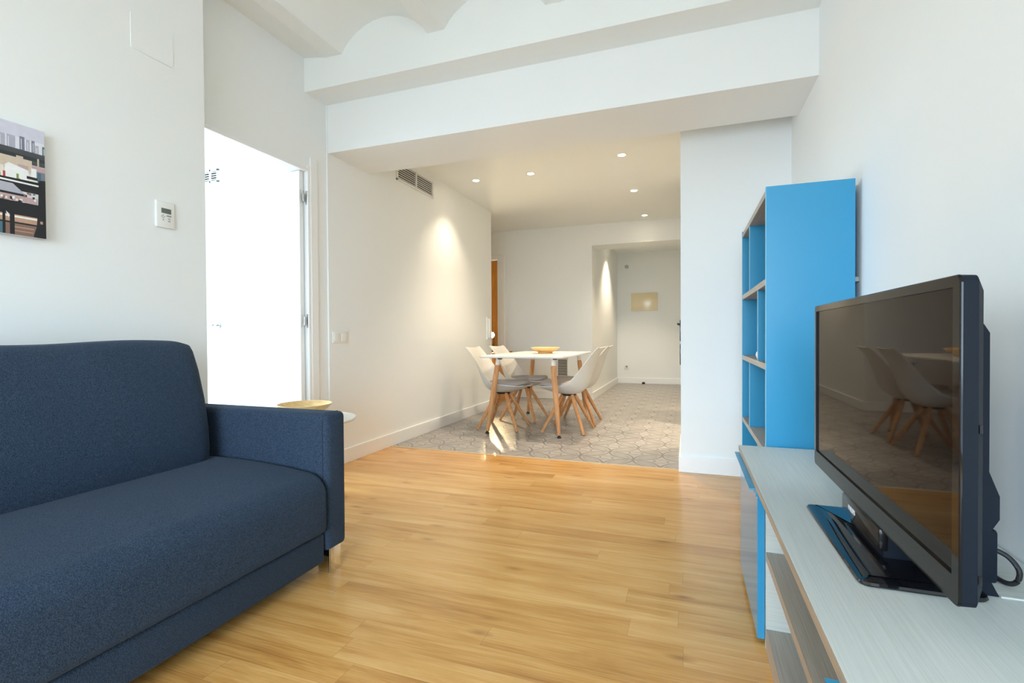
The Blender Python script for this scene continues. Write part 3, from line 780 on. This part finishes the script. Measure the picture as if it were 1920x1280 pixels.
for i, (x, y, rz, lab) in enumerate((
        (-1.765, 4.68, math.radians(2), 'pale grey shell chair on the wall side of the table, nearest the living room'),
        (-1.73, 5.24, math.radians(-3), 'pale grey shell chair on the wall side of the table, at the far end'),
        (-1.115, 4.72, math.radians(178), 'pale grey shell chair on the passage side of the table, nearest the living room'),
        (-1.115, 5.22, math.radians(181), 'pale grey shell chair on the passage side of the table, at the far end'))):
    c = proto if i == 0 else copy_tree(proto)
    c.location = (x, y, 0); c.rotation_euler = (0, 0, rz); c['label'] = lab

# ------------------------------------------------------------------ media cabinet
MZ = .485; MT = .0185; MX0, MX1, MY0, MY1 = .189, .608, .12, 2.168
CX = .2136
t = thing('media_cabinet', 'low grey media cabinet with blue doors and open shelves', 'media cabinet', (.4, 1.15, 0))
bm = B(); box(bm, MX0+.0015, .5735, MY0, MY1, MZ-MT, MZ, .0008, 1); obj('worktop', bm, GREYWOOD, t)
bm = B(); box(bm, MX0, MX0+.0015, MY0, MY1, MZ-MT, MZ-.0006); obj('edge_band', bm, EDGEW, t, label='tan front edge band')
bm = B(); box(bm, .575, MX1, MY0, MY1, MZ-MT, MZ, .0008, 1); obj('back_strip', bm, GREYWOOD, t)
bm = B(); box(bm, .493, .5725, 1.048, MY1-.02, MZ, MZ+.003, .0006, 1); obj('cable_flap', bm, GREYWOOD_X, t)
for y in (MY0+.01, .757, 1.607, MY1-.03):
    bm = B(); box(bm, CX+.001, MX1-.01, y, y+.0185, 0, MZ-MT, .0006, 1); p = obj('side_panel', bm, GREYWOOD_X, t)
    bm = B(); box(bm, CX, CX+.001, y, y+.0185, 0, MZ-MT); obj('edge_band', bm, mat('pale_edge_band', lin(206, 200, 186), .5), p)
for z0, z1 in ((.0, .062), (.266, .290)):
    bm = B(); box(bm, CX+.0015, MX1-.012, .7755, 1.607, z0, z1, .0006, 1); p = obj('shelf', bm, SHELFW, t)
    bm = B(); box(bm, CX, CX+.0015, .7755, 1.607, z0, z1); obj('edge_band', bm, EDGEW, p, label='tan front edge band')
bm = B(); box(bm, MX1-.012, MX1-.006, MY0+.02, MY1-.02, .02, MZ-MT); obj('back_panel', bm, SHELFW, t)
for y0, y1 in ((1.618, 2.118), (.21, .751)):
    bm = B(); box(bm, .192, CX-.001, y0, y1, .024, .447, .001, 1); dr = obj('door', bm, BLUE_DOOR, t, label='blue lacquered door')
    bm = B()
    prism(bm, [(.173, .461), (.1885, .461), (.1885, .4655), (.172, .4655)], 'y', y0+.02, y1+.012)
    box(bm, .1885, .2125, y0+.002, y1-.002, .446, .4655)
    obj('handle', bm, BLUE, dr, label='light blue handle strip along the door top')

# ------------------------------------------------------------------ bookcase
BX0, BX1, BY0, BY1, BZ = .29, .592, 2.186, 3.118, 1.514
t = thing('bookcase', 'tall blue bookcase with staggered compartments beside the pillar', 'bookcase', (.44, 2.65, 0))
for y in (BY0, BY1-.018):
    bm = B(); box(bm, BX0+.001, BX1, y, y+.018, 0, BZ, .0008, 1); p = obj('side_panel', bm, BLUE, t, label='blue side panel')
    bm = B(); box(bm, BX0, BX0+.001, y, y+.018, 0, BZ); obj('edge_band', bm, BLUE_EDGE, p, label='pale blue front edge')
for nm, z0, z1 in (('top_panel', 1.480, 1.505), ('shelf', 1.127, 1.152), ('shelf', .786, .811), ('shelf', .434, .458), ('bottom_panel', .05, .075)):
    bm = B(); box(bm, BX0+.003, BX1-.006, BY0+.018, BY1-.018, z0, z1, .0006, 1); p = obj(nm, bm, SHELFW, t)
    bm = B(); box(bm, BX0+.0015, BX0+.003, BY0+.018, BY1-.018, z0, z1); obj('edge_band', bm, SHELFW, p)
for y, z0, z1 in ((2.775, 1.152, 1.480), (2.462, .811, 1.127), (2.774, .458, .786), (2.462, .075, .434)):
    bm = B(); box(bm, BX0+.005, BX1-.008, y, y+.018, z0, z1, .0006, 1); p = obj('divider', bm, BLUE, t, label='blue upright divider')
    bm = B(); box(bm, BX0+.004, BX0+.005, y, y+.018, z0, z1); obj('edge_band', bm, BLUE_EDGE, p)
bm = B(); box(bm, BX1-.007, BX1-.001, BY0+.018, BY1-.018, .05, 1.50); obj('back_panel', bm, mat('teal_back', lin(62, 128, 160), .5), t)
bm = B(); box(bm, BX1-.004, XR-.001, BY0+.022, BY0+.05, 1.128, 1.146, .001, 1); obj('wall_bracket', bm, GREY_PL, t, label='small metal wall bracket')
bm = B(); lathe(bm, [(.012, 0), (.020, .006), (.026, .022), (.022, .036), (.010, .044), (.008, .048), (.001, .049)], (0, 0, 0), 24)
o = obj('ornament', bm, mat('white_ceramic', (.82, .82, .80), .2), None); o.location = (.318, 2.525, .8125)
tag(o, 'tiny white ornament standing behind a divider on the bookcase shelf', 'ornament')

# ------------------------------------------------------------------ television
TVX, TY_0, TY_1, TB, TT = .346, .832, 1.648, .553, 1.0105
tv = thing('television', 'black flat screen television on a glossy stand', 'television', (.38, 1.232, MZ))
# front frame with opening, then screen, back shell, rear box
bm = B()
ring = lambda x, d: [(x, y, z) for y, z in rrect(TY_0+d, TY_1-d, TB+d, TT-d, max(.004, .012-d), 4)]
fr = [ring(TVX+.0035, 0), ring(TVX+.0012, .0004), ring(TVX, .0016)]
def hole(x, e): return [(x, y, z) for y, z in rrect(TY_0+.020+e, TY_1-.016-e, TB+.040+e, TT-.017-e, .001, 4)]
ring_loft(bm, fr+[hole(TVX, 0), hole(TVX+.004, 0)], False, False)
obj('bezel', bm, BEZEL, tv)
bm = B(); box(bm, TVX+.004, TVX+.006, TY_0+.018, TY_1-.014, TB+.038, TT-.015); obj('screen', bm, SCREEN, tv, label='dark glossy screen')
bm = B()
ring_loft(bm, [ring(TVX+.0035, .0006), ring(TVX+.021, .0016), ring(TVX+.0225, .004), ring(TVX+.034, .020), ring(TVX+.040, .06)], False, True)
sh = obj('back_shell', bm, BLACK_PL, tv)
bm = B()
prism(bm, [(TVX+.036, .60), (.470, .60), (.482, .622), (.482, .66), (.468, .70), (.468, .93), (.460, .945), (TVX+.036, .945)], 'y', 1.03, 1.46)
obj('rear_housing', bm, BLACK_PL, tv, angle=20)
bm = B(); box(bm, .40, .484, 1.035, 1.455, .512, .602, .006, 2); obj('connector_housing', bm, BLACK_PL, tv)
for z in (.595, .80):
    bm = B(); box(bm, TVX+.022, TVX+.026, TY_0+.0015, TY_0+.004, z-.006, z+.006, .0005, 1); obj('side_button', bm, BLACK_GL, sh)
# stand: bevelled plate, neck with front cover, rear foot
bm = B()
q = rrect(.283, .470, 1.018, 1.447, .018, 5)
ring_loft(bm, [[(x, y, z) for x, y in inset(q, d)] for d, z in ((.002, MZ+.001), (0, MZ+.004), (.002, MZ+.008), (.022, MZ+.013))])
sb = obj('stand_base', bm, BLACK_GL, tv)
bm = B(); prism(bm, [(.405, MZ+.001), (.4915, MZ+.001), (.478, MZ+.03), (.405, MZ+.03)], 'y', 1.05, 1.42); obj('rear_foot', bm, BLACK_PL, sb)
bm = B(); box(bm, .352, .41, 1.13, 1.335, MZ+.008, TB+.03, .006, 2); nk = obj('neck', bm, BLACK_PL, tv)
bm = B(); box(bm, TVX-.004, TVX+.012, 1.118, 1.36, .514, .556, .004, 2); nc = obj('neck_cover', bm, BEZEL, tv)
# maker's lettering on the neck cover
cu = bpy.data.curves.new('lettering', 'FONT'); cu.body = 'PHILIPS'; cu.size = .0145; cu.extrude = .0003; cu.align_x = 'CENTER'; cu.align_y = 'CENTER'; cu.offset = .0004
tmp = bpy.data.objects.new('lettering_tmp', cu); link(tmp)
bpy.context.view_layer.update()
me = bpy.data.meshes.new_from_object(tmp.evaluated_get(bpy.context.evaluated_depsgraph_get()))
bpy.data.objects.remove(tmp)
me.materials.clear(); me.materials.append(mat('silver_print', (.75, .75, .75), .3))
lo = bpy.data.objects.new('lettering', me); link(lo); lo.parent = nc
lo['label'] = 'small silver lettering'
# text faces -x: text x -> -y, text y -> z
me.transform(Matrix(((0, 0, -1, 0), (-1, 0, 0, 0), (0, 1, 0, 0), (0, 0, 0, 1))))
me.transform(Matrix.Translation(Vector((TVX-.0043, 1.285, .536)) - Vector(tv.location)))
bm = B()
def smooth_path(pts, n=6):
    P_ = [Vector(p) for p in pts]; out = []
    for i in range(len(P_)-1):
        a, b_, c_, d = P_[max(0, i-1)], P_[i], P_[i+1], P_[min(len(P_)-1, i+2)]
        for k in range(n):
            t_ = k/n
            out.append(.5*((2*b_)+(c_-a)*t_+(2*a-5*b_+4*c_-d)*t_**2+(3*b_-a-3*c_+d)*t_**3))
    return out+[P_[-1]]
tube(bm, smooth_path([(.4885, 1.10, .545), (.505, 1.10, .548), (.522, 1.09, .541), (.532, 1.08, .522), (.530, 1.085, .500), (.520, 1.10, .4930), (.515, 1.16, .4930), (.515, 1.25, .4930), (.525, 1.40, .4930), (.55, 1.60, .4930)]), .0042, 10)
o = obj('power_cable', bm, RUBBER, None); tag(o, 'black cable looping behind the television onto the cabinet', 'cable')

# ------------------------------------------------------------------ light
w = bpy.data.worlds.new('daylight'); scene.world = w; w.use_nodes = True
wt = w.node_tree; bg = wt.nodes['Background']
wtc = N(wt, 'ShaderNodeTexCoord'); wsx = N(wt, 'ShaderNodeSeparateXYZ'); wt.links.new(wtc.outputs['Generated'], wsx.inputs[0])
wr = N(wt, 'ShaderNodeMapRange'); wr.interpolation_type = 'SMOOTHSTEP'
wr.inputs[1].default_value = -.06; wr.inputs[2].default_value = .06; wt.links.new(wsx.outputs[2], wr.inputs[0])
wt.links.new(mixc(wt, wr.outputs[0], (.41, .50, .60), (1.13, 1.44, 1.72)), bg.inputs[0])   # bright hazy sky over a darker street
bg.inputs[1].default_value = 12.0
def portal(loc, rot, sx, sy):
    l = bpy.data.lights.new('window_portal', 'AREA'); l.shape = 'RECTANGLE'; l.size = sx; l.size_y = sy; l.energy = 1
    l.cycles.is_portal = True
    o = bpy.data.objects.new('window_portal', l); link(o); o.location = loc; o.rotation_euler = rot
portal(((wx0+wx1)/2, YBK-.13, (wz0+wz1)/2), (math.radians(90), 0, 0), wx1-wx0, wz1-wz0)
portal((-5.42, 1.65, 1.25), (math.radians(90), 0, math.radians(-90)), 2.3, 2.3)
# ------------------------------------------------------------------ camera
cam = bpy.data.cameras.new('camera'); co = bpy.data.objects.new('camera', cam); link(co)
cam.sensor_width = 36; cam.lens = 924.0/1920*36; cam.clip_start = .02; cam.clip_end = 60
yaw, pit, rol = math.radians(19.70), math.radians(-.69), math.radians(-.33)
cy, sy = math.cos(yaw), math.sin(yaw)
right = Vector((cy, sy, 0)); fwd = Vector((-sy, cy, 0)); up = Vector((0, 0, 1))
f2 = fwd*math.cos(pit)+up*math.sin(pit); u2 = up*math.cos(pit)-fwd*math.sin(pit)
r3 = right*math.cos(rol)+u2*math.sin(rol); u3 = u2*math.cos(rol)-right*math.sin(rol)
co.matrix_world = Matrix(((r3.x, u3.x, -f2.x, 0), (r3.y, u3.y, -f2.y, 0), (r3.z, u3.z, -f2.z, .93), (0, 0, 0, 1)))
scene.camera = co

scene.view_settings.view_transform = 'Standard'; scene.view_settings.look = 'None'
scene.view_settings.exposure = 0.0; scene.view_settings.gamma = 1.0; scene.view_settings.use_curve_mapping = False
cy_ = scene.cycles
cy_.use_denoising = True; cy_.use_adaptive_sampling = True; cy_.adaptive_threshold = .02; cy_.max_bounces = 9; cy_.diffuse_bounces = 7; cy_.glossy_bounces = 4
cy_.sample_clamp_indirect = 6; cy_.caustics_reflective = False; cy_.caustics_refractive = False
